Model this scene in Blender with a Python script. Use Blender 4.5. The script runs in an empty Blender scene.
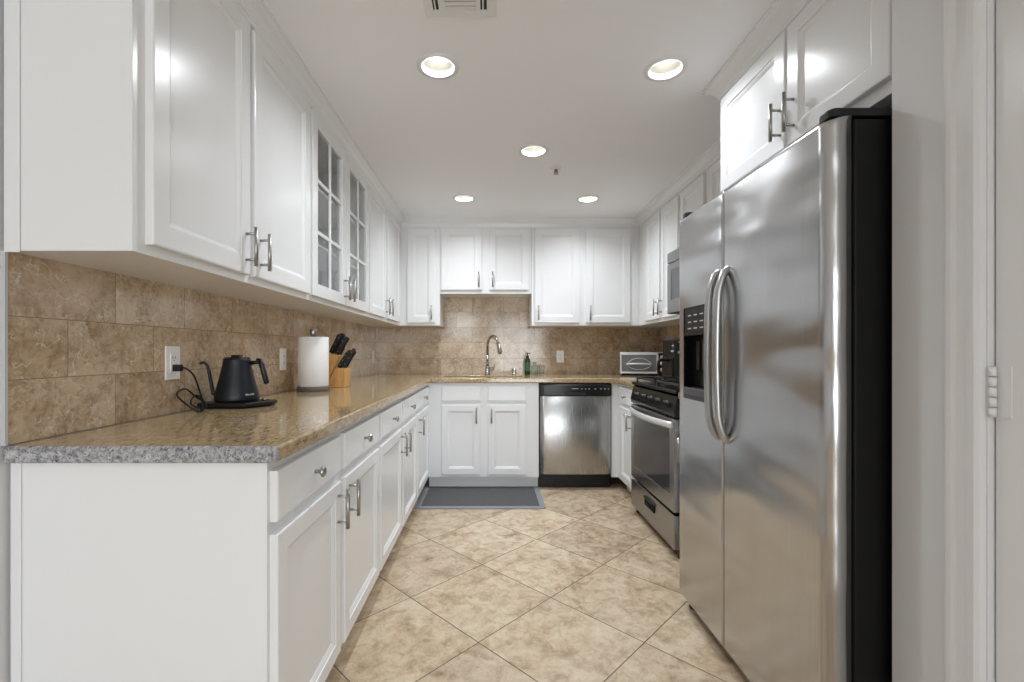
import bpy, bmesh, math, random
from mathutils import Vector, Matrix
random.seed(7)
PI = math.pi
COL = bpy.context.scene.collection
SC = bpy.context.scene

# ------------------------------------------------------------------ camera, world, lights, exposure
H = 1.137
cam_d = bpy.data.cameras.new('camera'); cam = bpy.data.objects.new('camera', cam_d); COL.objects.link(cam)
cam.location = (0, 0, H); cam.rotation_euler = (PI/2, 0, 0)
cam_d.sensor_width = 36; cam_d.sensor_fit = 'HORIZONTAL'
cam_d.lens = 453/1024*36
cam_d.shift_x = 20/1024; cam_d.shift_y = 10.5/1024
cam_d.clip_start = .02; cam_d.clip_end = 60
SC.camera = cam
SC.view_settings.view_transform = 'Standard'; SC.view_settings.look = 'None'
SC.view_settings.gamma = 1; SC.view_settings.use_curve_mapping = False
SC.view_settings.exposure = 0.32
SC.cycles.max_bounces = 10; SC.cycles.diffuse_bounces = 6; SC.cycles.glossy_bounces = 5
SC.cycles.sample_clamp_indirect = 6
world = bpy.data.worlds.new('world'); SC.world = world; world.use_nodes = True
bg = world.node_tree.nodes['Background']; bg.inputs[0].default_value = (.86, .93, 1, 1); bg.inputs[1].default_value = 1.0

def area(name, loc, rot, sx, sy, power, color=(1, 1, 1), shape='RECTANGLE', spread=PI):
    d = bpy.data.lights.new(name, 'AREA'); d.shape = shape; d.size = sx; d.size_y = sy
    d.energy = power; d.color = color; d.spread = spread
    o = bpy.data.objects.new(name, d); o.location = loc; o.rotation_euler = rot; COL.objects.link(o); return o
# daylight through the rear window, then an added fill lamp aimed upward
area('daylight_window', (-.95, -5.68, 1.92), (PI/2, 0, 0), .98, .7, 22, (.93, .96, 1))
area('added_rear_fill', (1.3, -5.68, 1.15), (PI/2+.22, 0, 0), 2.8, 2.0, 118, (.91, .955, 1))
CAN_POWER = 6.6

# ------------------------------------------------------------------ materials
def mat(name, color=(.8, .8, .8), rough=.5, metal=0, **k):
    m = bpy.data.materials.new(name); m.use_nodes = True
    b = m.node_tree.nodes['Principled BSDF']
    b.inputs['Base Color'].default_value = (*color, 1); b.inputs['Roughness'].default_value = rough
    b.inputs['Metallic'].default_value = metal
    for a, v in k.items(): b.inputs[a.replace('_', ' ')].default_value = v
    return m
class NT:
    def __init__(s, m): s.m = m; s.t = m.node_tree; s.b = s.t.nodes['Principled BSDF']
    def n(s, typ, **k):
        x = s.t.nodes.new(typ)
        for a, v in k.items():
            if a in x.inputs: x.inputs[a].default_value = v
            else: setattr(x, a, v)
        return x
    def l(s, a, b): s.t.links.new(a, b)
    def coord(s): return s.n('ShaderNodeTexCoord').outputs['Object']
    def geo(s): return s.n('ShaderNodeNewGeometry').outputs['Position']
    def mapping(s, src, scale=(1, 1, 1), rot=(0, 0, 0), loc=(0, 0, 0)):
        x = s.n('ShaderNodeMapping'); s.l(src, x.inputs[0])
        x.inputs['Scale'].default_value = scale; x.inputs['Rotation'].default_value = rot; x.inputs['Location'].default_value = loc
        return x.outputs[0]
    def noise(s, src, scale, detail=4, rough=.5, dist=0):
        x = s.n('ShaderNodeTexNoise'); s.l(src, x.inputs['Vector'])
        x.inputs['Scale'].default_value = scale; x.inputs['Detail'].default_value = detail
        x.inputs['Roughness'].default_value = rough; x.inputs['Distortion'].default_value = dist
        return x.outputs['Fac']
    def ramp(s, src, stops):
        x = s.n('ShaderNodeValToRGB'); s.l(src, x.inputs[0]); e = x.color_ramp.elements
        while len(e) < len(stops): e.new(.5)
        for el, (p, c) in zip(e, stops): el.position = p; el.color = (*c, 1) if len(c) == 3 else c
        return x.outputs[0]
    def mix(s, fac, a, b, mode='MIX'):
        x = s.n('ShaderNodeMix', data_type='RGBA', blend_type=mode)
        for sock, v in ((x.inputs[0], fac), (x.inputs[6], a), (x.inputs[7], b)):
            if hasattr(v, 'is_output'): s.l(v, sock)
            elif isinstance(v, tuple): sock.default_value = (*v, 1)
            else: sock.default_value = v
        return x.outputs[2]
    def math(s, op, a, b=0):
        x = s.n('ShaderNodeMath', operation=op)
        for sock, v in ((x.inputs[0], a), (x.inputs[1], b)):
            if hasattr(v, 'is_output'): s.l(v, sock)
            else: sock.default_value = v
        return x.outputs[0]
    def bump(s, h, strength=.2, dist=.001):
        x = s.n('ShaderNodeBump'); s.l(h, x.inputs['Height']); x.inputs['Strength'].default_value = strength
        x.inputs['Distance'].default_value = dist; s.l(x.outputs[0], s.b.inputs['Normal'])

WHITE = mat('white_cabinet_paint', (.80, .805, .812), .25)
WALLP = mat('wall_paint', (.72, .725, .735), .6)
TRIMP = mat('white_trim_paint', (.78, .785, .795), .28)
t = NT(WALLP); t.bump(t.noise(t.geo(), 160, 3), .12, .0006)
CEILP = mat('ceiling_paint', (.90, .915, .94), .85)
t = NT(CEILP); t.bump(t.noise(t.geo(), 220, 2), .1, .0005)
DARK = mat('dark_gap', (.02, .02, .02), .6)
BLACK = mat('black_enamel', (.007, .007, .008), .22, 0, Specular_IOR_Level=.35)
BLACKTEX = mat('black_textured_case', (.006, .006, .006), .5, 0, Specular_IOR_Level=.2)
t = NT(BLACKTEX); t.bump(t.noise(t.geo(), 400, 2), .25, .0006)
BLACKPL = mat('black_plastic', (.009, .009, .010), .4, 0, Specular_IOR_Level=.35)
MATTEBLK = mat('matte_black_kettle', (.007, .009, .015), .38, 0, Specular_IOR_Level=.4)
RUBBER = mat('black_rubber', (.015, .015, .015), .6)
NICKEL = mat('satin_nickel', (.42, .41, .39), .3, 1)
CHROME = mat('brushed_chrome', (.55, .53, .50), .16, 1)
WHITEPL = mat('white_plastic', (.90, .90, .89), .25)
PAPER = mat('paper_towel', (.86, .86, .86), .9)
t = NT(PAPER); t.bump(t.noise(t.geo(), 500, 2), .4, .001)
PRINT = mat('pale_print', (.55, .55, .55), .5)
GRATE = mat('cast_iron', (.03, .03, .03), .5)
OVGLASS = mat('oven_glass', (.05, .05, .055), .08, 0, Specular_IOR_Level=.8)
SINKM = mat('sink_steel', (.35, .33, .30), .3, 1)
GREENB = mat('dark_green_bottle', (.008, .045, .02), .12)
GREENG = mat('pale_green_glass', (.80, .93, .86), .05, Transmission_Weight=.95, IOR=1.15, Alpha=.55)
LABELM = mat('dark_label', (.05, .12, .08), .5)
EMB = bpy.data.materials.new('lamp_glow'); EMB.use_nodes = True
_e = EMB.node_tree.nodes.new('ShaderNodeEmission'); _e.inputs[0].default_value = (1, .99, .96, 1); _e.inputs[1].default_value = 4
EMB.node_tree.links.new(_e.outputs[0], EMB.node_tree.nodes['Material Output'].inputs[0])
REFL = mat('lamp_reflector', (.62, .60, .54), .3, .5)

def steel(name, axis, base=(.50, .50, .495), rough=.27, wav=.0):
    m = mat(name, base, rough, 1); t = NT(m)
    sc = {'z': (60, 60, 1.2), 'h': (1.5, 1.5, 90)}[axis]
    g = t.noise(t.mapping(t.geo(), sc), 4, 4, .6)
    t.l(t.ramp(g, [(.3, tuple(c*.95 for c in base)), (.7, tuple(min(1, c*1.04) for c in base))]), t.b.inputs['Base Color'])
    r = t.n('ShaderNodeMapRange'); t.l(g, r.inputs[0]); r.inputs[3].default_value = rough-.03; r.inputs[4].default_value = rough+.04
    t.l(r.outputs[0], t.b.inputs['Roughness'])
    if axis == 'z' and not wav:
        b_ = t.b; b_.inputs['Anisotropic'].default_value = .75
        tg = t.n('ShaderNodeTangent', direction_type='RADIAL', axis='Z'); t.l(tg.outputs[0], b_.inputs['Tangent']); b_.inputs['Anisotropic Rotation'].default_value = .25
    if wav:
        w = t.noise(t.mapping(t.geo(), (1, 1.2, 3.2)), 1.6, 1, .4)
        t.bump(w, 1.0, wav)
    return m
STEEL_F = steel('fridge_brushed_steel', 'z', (.50, .50, .505), .24, .028)
STEEL_D = steel('dishwasher_brushed_steel', 'z', (.45, .45, .445), .26)
STEEL_O = steel('oven_brushed_steel', 'h', (.36, .36, .36), .28)
STEEL_M = steel('microwave_steel', 'h', (.30, .30, .30), .42)

# clear glass that lets light through
GLASS = bpy.data.materials.new('clear_glass'); GLASS.use_nodes = True
nt = GLASS.node_tree; nt.nodes.clear()
o_ = nt.nodes.new('ShaderNodeOutputMaterial'); mx = nt.nodes.new('ShaderNodeMixShader'); fr = nt.nodes.new('ShaderNodeFresnel')
fr.inputs[0].default_value = 1.5
tr = nt.nodes.new('ShaderNodeBsdfTransparent'); tr.inputs[0].default_value = (.985, .99, .985, 1); gl = nt.nodes.new('ShaderNodeBsdfGlossy'); gl.inputs['Roughness'].default_value = .02
geo_ = nt.nodes.new('ShaderNodeNewGeometry'); inv_ = nt.nodes.new('ShaderNodeMath'); inv_.operation = 'SUBTRACT'; inv_.inputs[0].default_value = 1
mul_ = nt.nodes.new('ShaderNodeMath'); mul_.operation = 'MULTIPLY'
nt.links.new(geo_.outputs['Backfacing'], inv_.inputs[1]); nt.links.new(fr.outputs[0], mul_.inputs[0]); nt.links.new(inv_.outputs[0], mul_.inputs[1])
nt.links.new(mul_.outputs[0], mx.inputs[0]); nt.links.new(tr.outputs[0], mx.inputs[1]); nt.links.new(gl.outputs[0], mx.inputs[2]); nt.links.new(mx.outputs[0], o_.inputs[0])

# floor: 18 inch travertine laid on the diagonal
FLOORM = mat('travertine_floor', (.6, .5, .38), .35); t = NT(FLOORM)
P = .4585
fv = t.mapping(t.geo(), (1, 1, 1), (0, 0, -PI/4))
def rot45(x, y):
    a = -PI/4; return x*math.cos(a)-y*math.sin(a), x*math.sin(a)+y*math.cos(a)
u0, v0 = rot45(-.377, 2.094)
fv = t.mapping(t.geo(), (1, 1, 1), (0, 0, -PI/4), (-u0+P*40, -v0+P*40, 0))
br = t.n('ShaderNodeTexBrick', offset=0.0, squash=1.0)
t.l(fv, br.inputs['Vector']); br.inputs['Scale'].default_value = 1; br.inputs['Brick Width'].default_value = P; br.inputs['Row Height'].default_value = P
br.inputs['Mortar Size'].default_value = .0022; br.inputs['Mortar Smooth'].default_value = .3; br.inputs['Bias'].default_value = 0
br.inputs['Color1'].default_value = (.0, .0, .0, 1); br.inputs['Color2'].default_value = (1, 1, 1, 1); br.inputs['Mortar'].default_value = (.5, .5, .5, 1)
# every tile shifts the stone pattern
vm = t.n('ShaderNodeVectorMath', operation='SCALE'); t.l(br.outputs['Color'], vm.inputs[0]); vm.inputs['Scale'].default_value = 9
va = t.n('ShaderNodeVectorMath', operation='ADD'); t.l(fv, va.inputs[0]); t.l(vm.outputs[0], va.inputs[1])
n1 = t.noise(va.outputs[0], 4.0, 9, .68, .9); n2 = t.noise(va.outputs[0], 15, 8, .68, .5); n3 = t.noise(va.outputs[0], 1.6, 3, .5)
n4 = t.noise(va.outputs[0], 75, 4, .6, .2)
c1 = t.ramp(n1, [(.34, (.20, .12, .065)), (.43, (.39, .275, .165)), (.50, (.55, .425, .29)), (.64, (.66, .555, .41))])
c2 = t.ramp(n2, [(.35, (.16, .095, .05)), (.44, (.39, .28, .17)), (.53, (.58, .455, .315)), (.66, (.70, .595, .45))])
c = t.mix(.50, c1, c2)
c = t.mix(t.ramp(n3, [(.3, (.0, .0, .0)), (.7, (.2, .2, .2))]), c, (.58, .50, .39))
c = t.mix(t.ramp(n4, [(.34, (.35, .35, .35)), (.42, (0, 0, 0))]), c, (.27, .18, .11))
c = t.mix(.10, c, br.outputs['Color'], 'OVERLAY')
c = t.mix(br.outputs['Fac'], c, (.07, .05, .04))
t.l(c, t.b.inputs['Base Color'])
t.l(t.ramp(n2, [(.3, (.42, .42, .42)), (.7, (.26, .26, .26))]), t.b.inputs['Roughness'])
t.bump(t.math('SUBTRACT', t.math('MULTIPLY', n2, .25), br.outputs['Fac']), .5, .0015)

# brown polished marble backsplash in 12x6 inch running bond
def tile_mat(name, axis, shift):
    m = mat(name, (.4, .3, .2), .12); t = NT(m)
    sep = t.n('ShaderNodeSeparateXYZ'); t.l(t.geo(), sep.inputs[0])
    cmb = t.n('ShaderNodeCombineXYZ')
    t.l(t.math('ADD', sep.outputs[axis], 6.1 + shift), cmb.inputs[0]); t.l(t.math('ADD', sep.outputs[2], .1515*20-.918), cmb.inputs[1])
    br = t.n('ShaderNodeTexBrick', offset=.5, squash=1.0); t.l(cmb.outputs[0], br.inputs['Vector'])
    for k, v in (('Scale', 1), ('Brick Width', .305), ('Row Height', .1515), ('Mortar Size', .0011), ('Mortar Smooth', .2)): br.inputs[k].default_value = v
    br.inputs['Color1'].default_value = (0, 0, 0, 1); br.inputs['Color2'].default_value = (1, 1, 1, 1); br.inputs['Mortar'].default_value = (.5, .5, .5, 1)
    vm = t.n('ShaderNodeVectorMath', operation='SCALE'); t.l(br.outputs['Color'], vm.inputs[0]); vm.inputs['Scale'].default_value = 7
    va = t.n('ShaderNodeVectorMath', operation='ADD'); t.l(t.geo(), va.inputs[0]); t.l(vm.outputs[0], va.inputs[1])
    n1 = t.noise(va.outputs[0], 7, 9, .66, .8); n2 = t.noise(va.outputs[0], 60, 5, .65, .4)
    base = t.ramp(n1, [(.32, (.29, .19, .11)), (.45, (.43, .305, .19)), (.55, (.54, .405, .27)), (.70, (.66, .53, .38))])
    base = t.mix(t.ramp(n2, [(.40, (.0, .0, .0)), (.62, (.50, .50, .50))]), base, (.64, .52, .38))
    base = t.mix(t.ramp(n2, [(.32, (.4, .4, .4)), (.44, (0, 0, 0))]), base, (.22, .14, .08))
    # short pale thread-like veins, broken up so they come and go
    gate = t.ramp(t.noise(va.outputs[0], 12, 3, .5), [(.43, (0, 0, 0)), (.55, (1, 1, 1))])
    nv = t.noise(va.outputs[0], 14, 3, .6, .25)
    vein = t.ramp(t.math('ABSOLUTE', t.math('SUBTRACT', nv, .5)), [(.0, (1, 1, 1)), (.008, (.4, .4, .4)), (.020, (0, 0, 0))])
    gate2 = t.ramp(t.noise(va.outputs[0], 16, 3, .5, .3), [(.45, (0, 0, 0)), (.54, (1, 1, 1))])
    nv2 = t.noise(va.outputs[0], 28, 3, .6, .2)
    vein2 = t.ramp(t.math('ABSOLUTE', t.math('SUBTRACT', nv2, .48)), [(.0, (.8, .8, .8)), (.02, (0, 0, 0))])
    base = t.mix(t.mix(1.0, vein, gate, 'MULTIPLY'), base, (.74, .66, .56)); base = t.mix(t.mix(1.0, vein2, gate2, 'MULTIPLY'), base, (.68, .59, .48))
    sx = t.mix(.22, base, br.outputs['Color'], 'SOFT_LIGHT')
    base = t.mix(br.outputs['Fac'], sx, (.24, .17, .11))
    t.l(base, t.b.inputs['Base Color'])
    t.bump(t.math('SUBTRACT', t.math('MULTIPLY', n1, .12), br.outputs['Fac']), .35, .0012)
    return m
TILE_X = tile_mat('marble_tile_back', 0, .04); TILE_Y = tile_mat('marble_tile_side', 1, .305-1.207)

# granite: gold and brown grains, cool daylight on the end face painted in as grey
GRAN = mat('granite', (.5, .4, .3), .07, 0, Specular_IOR_Level=.6); t = NT(GRAN)
gp = t.geo(); st = t.mapping(gp, (1.0, .30, 1.0), (0, 0, .55))
g1 = t.noise(st, 85, 6, .8, .5); g2 = t.noise(gp, 230, 4, .7); g3 = t.noise(st, 5, 4, .6, 1.2)
gold = t.ramp(g1, [(.33, (.10, .065, .035)), (.43, (.28, .185, .09)), (.51, (.42, .30, .155)), (.61, (.56, .43, .25)), (.74, (.68, .58, .42))])
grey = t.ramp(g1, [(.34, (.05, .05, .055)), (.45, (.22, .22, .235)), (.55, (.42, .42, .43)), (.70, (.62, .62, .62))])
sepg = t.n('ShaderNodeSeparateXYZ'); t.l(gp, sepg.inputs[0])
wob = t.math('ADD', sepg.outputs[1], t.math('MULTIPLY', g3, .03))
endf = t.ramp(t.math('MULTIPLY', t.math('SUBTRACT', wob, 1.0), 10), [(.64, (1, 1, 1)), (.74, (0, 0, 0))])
base = t.mix(t.ramp(g3, [(.35, (.0, .0, .0)), (.75, (.28, .28, .28))]), gold, (.40, .33, .25))
vo = t.n('ShaderNodeTexVoronoi'); t.l(t.mapping(gp, (1, .7, 1)), vo.inputs['Vector']); vo.inputs['Scale'].default_value = 130; vo.inputs['Randomness'].default_value = 1
speck = t.ramp(vo.outputs['Distance'], [(.0, (1, 1, 1)), (.20, (.8, .8, .8)), (.27, (0, 0, 0))])
sel = t.ramp(t.noise(gp, 38, 3, .6), [(.46, (0, 0, 0)), (.53, (1, 1, 1))])
sp = t.mix(1.0, speck, sel, 'MULTIPLY')
base = t.mix(t.ramp(g2, [(.55, (0, 0, 0)), (.72, (.55, .55, .55))]), base, (.70, .62, .50))
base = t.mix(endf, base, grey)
base = t.mix(sp, base, (.04, .034, .03))
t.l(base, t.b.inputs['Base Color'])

WOOD = mat('bamboo_block', (.62, .36, .12), .38); t = NT(WOOD)
w = t.noise(t.mapping(t.geo(), (30, 30, 3)), 3, 3); t.l(t.ramp(w, [(.3, (.50, .26, .075)), (.7, (.68, .40, .145))]), t.b.inputs['Base Color'])
DKWOOD = mat('dark_grey_wood', (.10, .085, .07), .5); t = NT(DKWOOD)
w = t.noise(t.mapping(t.geo(), (20, 20, 90)), 3, 3); t.l(t.ramp(w, [(.3, (.07, .06, .05)), (.7, (.20, .175, .15))]), t.b.inputs['Base Color'])
MATD = mat('dark_grey_mat', (.07, .07, .075), .9); t = NT(MATD)
w = t.noise(t.geo(), 260, 3); t.l(t.ramp(w, [(.3, (.05, .05, .053)), (.7, (.125, .125, .13))]), t.b.inputs['Base Color']); t.bump(w, .6, .002)
MATL = mat('light_grey_mat_border', (.24, .25, .27), .8); t = NT(MATL)
w = t.noise(t.geo(), 220, 3); t.bump(w, .5, .0015)

# ------------------------------------------------------------------ mesh helpers
def V(*a): return Vector(a)
class MB:
    def __init__(s): s.bm = bmesh.new()
    def box(s, x0, x1, y0, y1, z0, z1):
        v = [s.bm.verts.new(p) for p in ((x0, y0, z0), (x1, y0, z0), (x1, y1, z0), (x0, y1, z0), (x0, y0, z1), (x1, y0, z1), (x1, y1, z1), (x0, y1, z1))]
        for f in ((0, 3, 2, 1), (4, 5, 6, 7), (0, 1, 5, 4), (1, 2, 6, 5), (2, 3, 7, 6), (3, 0, 4, 7)): s.bm.faces.new([v[i] for i in f])
        return s
    def loft(s, rings, cap0=True, cap1=True, closed=True, smooth=False):
        R = [[s.bm.verts.new(p) for p in r] for r in rings]; n = len(R[0])
        for a, b in zip(R, R[1:]):
            for i in range(n if closed else n-1):
                j = (i+1) % n
                f = s.bm.faces.new((a[i], a[j], b[j], b[i])); f.smooth = smooth
        if cap0 and closed: s.bm.faces.new(list(reversed(R[0])))
        if cap1 and closed: s.bm.faces.new(R[-1])
        return s
    def lathe(s, prof, c=(0, 0, 0), axis='z', n=32, cap0=True, cap1=True, smooth=True):
        rings = []
        for r, h in prof:
            ring = []
            for i in range(n):
                a = 2*PI*i/n; x, y = r*math.cos(a), r*math.sin(a)
                p = {'z': (x, y, h), 'x': (h, x, y), 'y': (y, h, x), '-x': (-h, y, x), '-y': (x, -h, y)}[axis]
                ring.append((p[0]+c[0], p[1]+c[1], p[2]+c[2]))
            rings.append(ring)
        return s.loft(rings, cap0, cap1, True, smooth)
    def cyl(s, p0, p1, r0, r1=None, n=16, smooth=True):
        return s.tube([p0, p1], [r0, r1 if r1 is not None else r0], n, smooth)
    def tube(s, pts, r, n=10, smooth=True, flat=1.0):
        pts = [Vector(p) for p in pts]
        if not isinstance(r, (list, tuple)): r = [r]*len(pts)
        rings = []; up = None
        for i, p in enumerate(pts):
            d = (pts[min(i+1, len(pts)-1)]-pts[max(i-1, 0)]).normalized()
            if up is None:
                up = Vector((0, 0, 1)) if abs(d.z) < .9 else Vector((1, 0, 0))
            a = d.cross(up).normalized(); up = a.cross(d).normalized()
            rings.append([p+a*(r[i]*math.cos(2*PI*k/n))+up*(r[i]*flat*math.sin(2*PI*k/n)) for k in range(n)])
        return s.loft(rings, True, True, True, smooth)
    def prism(s, poly, axis, a, b):
        def P(u, v, w): return {'x': (w, u, v), 'y': (u, w, v), 'z': (u, v, w)}[axis]
        return s.loft([[P(u, v, a) for u, v in poly], [P(u, v, b) for u, v in poly]])
    def rbox(s, x0, x1, y0, y1, z0, z1, r=.01, n=5, rt=0, rb=0):
        """box with rounded vertical corners, optionally rounded top and bottom"""
        def ring(z, ins):
            out = []; rr = max(r-ins, .0008)
            for cx, cy, a0 in ((x1-ins-rr, y1-ins-rr, 0), (x0+ins+rr, y1-ins-rr, 90), (x0+ins+rr, y0+ins+rr, 180), (x1-ins-rr, y0+ins+rr, 270)):
                for k in range(n+1):
                    a = math.radians(a0+90*k/n); out.append((cx+rr*math.cos(a), cy+rr*math.sin(a), z))
            return out
        rings = []
        if rb:
            for k in range(4): a = PI/2*k/4; rings.append(ring(z0+rb*(1-math.sin(a)), rb*(1-math.cos(a)) ) if False else ring(z0+rb*(1-math.cos(PI/2-a)) if False else z0+rb*(1-math.sin(a)), rb*(1-math.cos(a))))
            rings = sorted(rings, key=lambda q: q[0][2]) 
        else: rings.append(ring(z0, 0))
        if rb: rings = [ring(z0+rb*(1-math.cos(PI/2*k/4)), rb*(1-math.sin(PI/2*k/4))) for k in range(5)]
        if rt: rings += [ring(z1-rt+rt*math.sin(PI/2*k/4), rt*(1-math.cos(PI/2*k/4))) for k in range(5)]
        else: rings.append(ring(z1, 0))
        return s.loft(rings)
    def cells(s, xs, ys, inside, z0, z1, plane='xy'):
        """slab made of the grid cells for which inside(cx, cy) holds"""
        def P(u, v, w): return {'xy': (u, v, w), 'xz': (u, w, v), 'yz': (w, u, v)}[plane]
        vt = {}
        def g(i, j, k):
            if (i, j, k) not in vt: vt[i, j, k] = s.bm.verts.new(P(xs[i], ys[j], (z0, z1)[k]))
            return vt[i, j, k]
        ins = {(i, j) for i in range(len(xs)-1) for j in range(len(ys)-1) if inside((xs[i]+xs[i+1])/2, (ys[j]+ys[j+1])/2)}
        for i, j in ins:
            s.bm.faces.new((g(i, j, 1), g(i+1, j, 1), g(i+1, j+1, 1), g(i, j+1, 1)))
            s.bm.faces.new((g(i, j, 0), g(i, j+1, 0), g(i+1, j+1, 0), g(i+1, j, 0)))
            for di, dj, a, b in ((0, -1, (i, j), (i+1, j)), (1, 0, (i+1, j), (i+1, j+1)), (0, 1, (i+1, j+1), (i, j+1)), (-1, 0, (i, j+1), (i, j))):
                if (i+di, j+dj) not in ins:
                    s.bm.faces.new((g(*a, 0), g(*b, 0), g(*b, 1), g(*a, 1)))
        return s
WM = {}
def obj(name, mb, m, parent=None, bevel=0, seg=2, world=False, loc=None, smooth=False, **props):
    bm = mb.bm if isinstance(mb, MB) else mb
    if parent is not None and world: bm.transform(WM[parent].inverted())
    if parent is None:
        if loc is None:
            mn = [min(v.co[i] for v in bm.verts) for i in range(3)]; mx_ = [max(v.co[i] for v in bm.verts) for i in range(3)]
            loc = ((mn[0]+mx_[0])/2, (mn[1]+mx_[1])/2, mn[2])
        bm.transform(Matrix.Translation(-Vector(loc)))
    bmesh.ops.recalc_face_normals(bm, faces=bm.faces)
    me = bpy.data.meshes.new(name); bm.to_mesh(me); bm.free()
    me.materials.append(m)
    o = bpy.data.objects.new(name, me); COL.objects.link(o)
    if parent is not None: o.parent = parent; WM[o] = WM[parent]
    else: o.location = loc; WM[o] = Matrix.Translation(Vector(loc))
    if bevel:
        b = o.modifiers.new('bevel', 'BEVEL'); b.width = bevel; b.segments = seg; b.limit_method = 'ANGLE'; b.angle_limit = math.radians(35)
        b.harden_normals = False
        for p in me.polygons: p.use_smooth = True
        wn = o.modifiers.new('wn', 'WEIGHTED_NORMAL'); wn.keep_sharp = False; wn.weight = 80
    if smooth:
        for p in me.polygons: p.use_smooth = True
    for k, v in props.items(): o[k] = v
    return o
def thing(name, label, cat, loc=(0, 0, 0), rotz=0, group=None):
    o = bpy.data.objects.new(name, None); COL.objects.link(o); o.empty_display_size = .05
    o.location = loc; o.rotation_euler = (0, 0, rotz); o['label'] = label; o['category'] = cat
    if group: o['group'] = group
    WM[o] = Matrix.Translation(Vector(loc)) @ Matrix.Rotation(rotz, 4, 'Z')
    return o
def tag(o, label, cat, group=None):
    o['label'] = label; o['category'] = cat
    if group: o['group'] = group
    return o
def struct(name, mb, m, parent=None, bevel=0, **k):
    o = obj(name, mb, m, parent, bevel, world=parent is not None, loc=None, **k)
    if parent is None: o['kind'] = 'structure'
    return o
def spline(pts, n=6):
    pts = [Vector(p) for p in pts]; out = []
    for i in range(len(pts)-1):
        p0 = pts[max(i-1, 0)]; p1 = pts[i]; p2 = pts[i+1]; p3 = pts[min(i+2, len(pts)-1)]
        for k in range(n):
            u = k/n
            out.append(.5*((2*p1)+(-p0+p2)*u+(2*p0-5*p1+4*p2-p3)*u*u+(-p0+3*p1-3*p2+p3)*u**3))
    out.append(pts[-1]); return out
def text_mesh(name, body, size, m, parent, mtx, depth=.0004):
    """small raised lettering; mtx places it in world space"""
    c = bpy.data.curves.new(name, 'FONT'); c.body = body; c.size = size; c.extrude = depth; c.align_x = 'CENTER'
    tmp = bpy.data.objects.new(name, c); COL.objects.link(tmp)
    me = bpy.data.meshes.new_from_object(tmp); bpy.data.objects.remove(tmp)
    bm = bmesh.new(); bm.from_mesh(me); bm.transform(mtx)
    return obj(name, bm, m, parent, world=True)

# ------------------------------------------------------------------ dimensions of the place
CT = .918                     # worktop height
CEIL = 2.335
LW, RW, BW = -1.13, 1.64, 4.42
FRONT = 1.05                  # front plane of the two wall returns
UB = 1.371                    # underside of the wall cabinets

# ------------------------------------------------------------------ the room
struct('floor', MB().box(-3.1, 3.1, -5.6, 4.6, -.06, 0), FLOORM)
LIGHTS = [(-.227, 1.903), (.735, 1.92), (.247, 2.70), (-.219, 3.538), (.752, 3.55)]
ADDED_LIGHTS = [(-.9, -1.2), (.9, -1.2)]  # unseen ceiling lights, added to brighten the room behind the camera
holes = LIGHTS + ADDED_LIGHTS
def ceiling():
    mb = MB(); hs = .12; R = .068; N = 32
    xs = sorted({-3.1, 3.1} | {round(x+d, 4) for x, y in holes for d in (-hs, hs)}); ys = sorted({-5.6, 4.6} | {round(y+d, 4) for x, y in holes for d in (-hs, hs)})
    for i in range(len(xs)-1):
        for j in range(len(ys)-1):
            cx, cy = (xs[i]+xs[i+1])/2, (ys[j]+ys[j+1])/2
            h = [q for q in holes if abs(q[0]-cx) < hs and abs(q[1]-cy) < hs]
            if not h:
                mb.bm.faces.new([mb.bm.verts.new(p) for p in ((xs[i], ys[j], CEIL), (xs[i], ys[j+1], CEIL), (xs[i+1], ys[j+1], CEIL), (xs[i+1], ys[j], CEIL))])
    for hx, hy in holes:
        # ring from the square to the round opening (the square may be cut by grid lines, so it gets its own ring)
        a, b, c2_ = [], [], []
        for k in range(N):
            th = 2*PI*k/N; cx, sy = math.cos(th), math.sin(th); m_ = max(abs(cx), abs(sy))
            a.append((hx+hs*cx/m_, hy+hs*sy/m_, CEIL)); b.append((hx+R*cx, hy+R*sy, CEIL)); c2_.append((hx+R*cx, hy+R*sy, CEIL+.01))
        mb.loft([a, b, c2_], False, False)
    mb.box(-3.1, 3.1, -5.6, 4.6, 2.56, 2.6)
    bmesh.ops.remove_doubles(mb.bm, verts=mb.bm.verts, dist=.0003)
    return struct('ceiling', mb, CEILP)
ceiling()
wl = struct('wall_left', MB().box(LW-.16, LW-.008, .35, BW+.1, 0, CEIL), WALLP)
wb = struct('wall_back', MB().box(LW-.16, RW+.11, BW+.008, BW+.1, 0, CEIL), WALLP)
wr = struct('wall_right', MB().box(RW+.008, RW+.11, 1.125, BW+.008, 0, CEIL), WALLP)
struct('wall_hall_left', MB().box(-3.1, LW-.16, .35, .47, 0, CEIL), WALLP)
# wall on the right running from the refrigerator towards the camera, with the door opening
NX = .990; DY0, DY1, DZ = .094, .904, 2.035
mb = MB(); mb.cells([-.25, DY0, DY1, 1.121], [0, DZ, CEIL], lambda u, v: not (DY0 < u < DY1 and v < DZ), NX, NX+.11, 'yz')
struct('wall_near_right', mb, WALLP)
struct('wall_alcove', MB().box(NX+.11, RW+.11, 1.06, 1.121, 0, CEIL), WALLP)
struct('wall_hall_right', MB().box(NX+.11, 3.1, -.25, -.13, 0, CEIL), WALLP)
struct('wall_closet', MB().box(NX+.9, NX+.95, -.13, 1.06, 0, CEIL), WALLP)
struct('wall_far_left', MB().box(-3.2, -3.1, -5.7, .5, 0, CEIL), WALLP)
struct('wall_far_right', MB().box(3.1, 3.2, -5.7, -.1, 0, CEIL), WALLP)
W1 = (-1.46, -.46, 1.52, 2.30); W2 = (-.1, 2.7, .06, 2.20)
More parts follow.
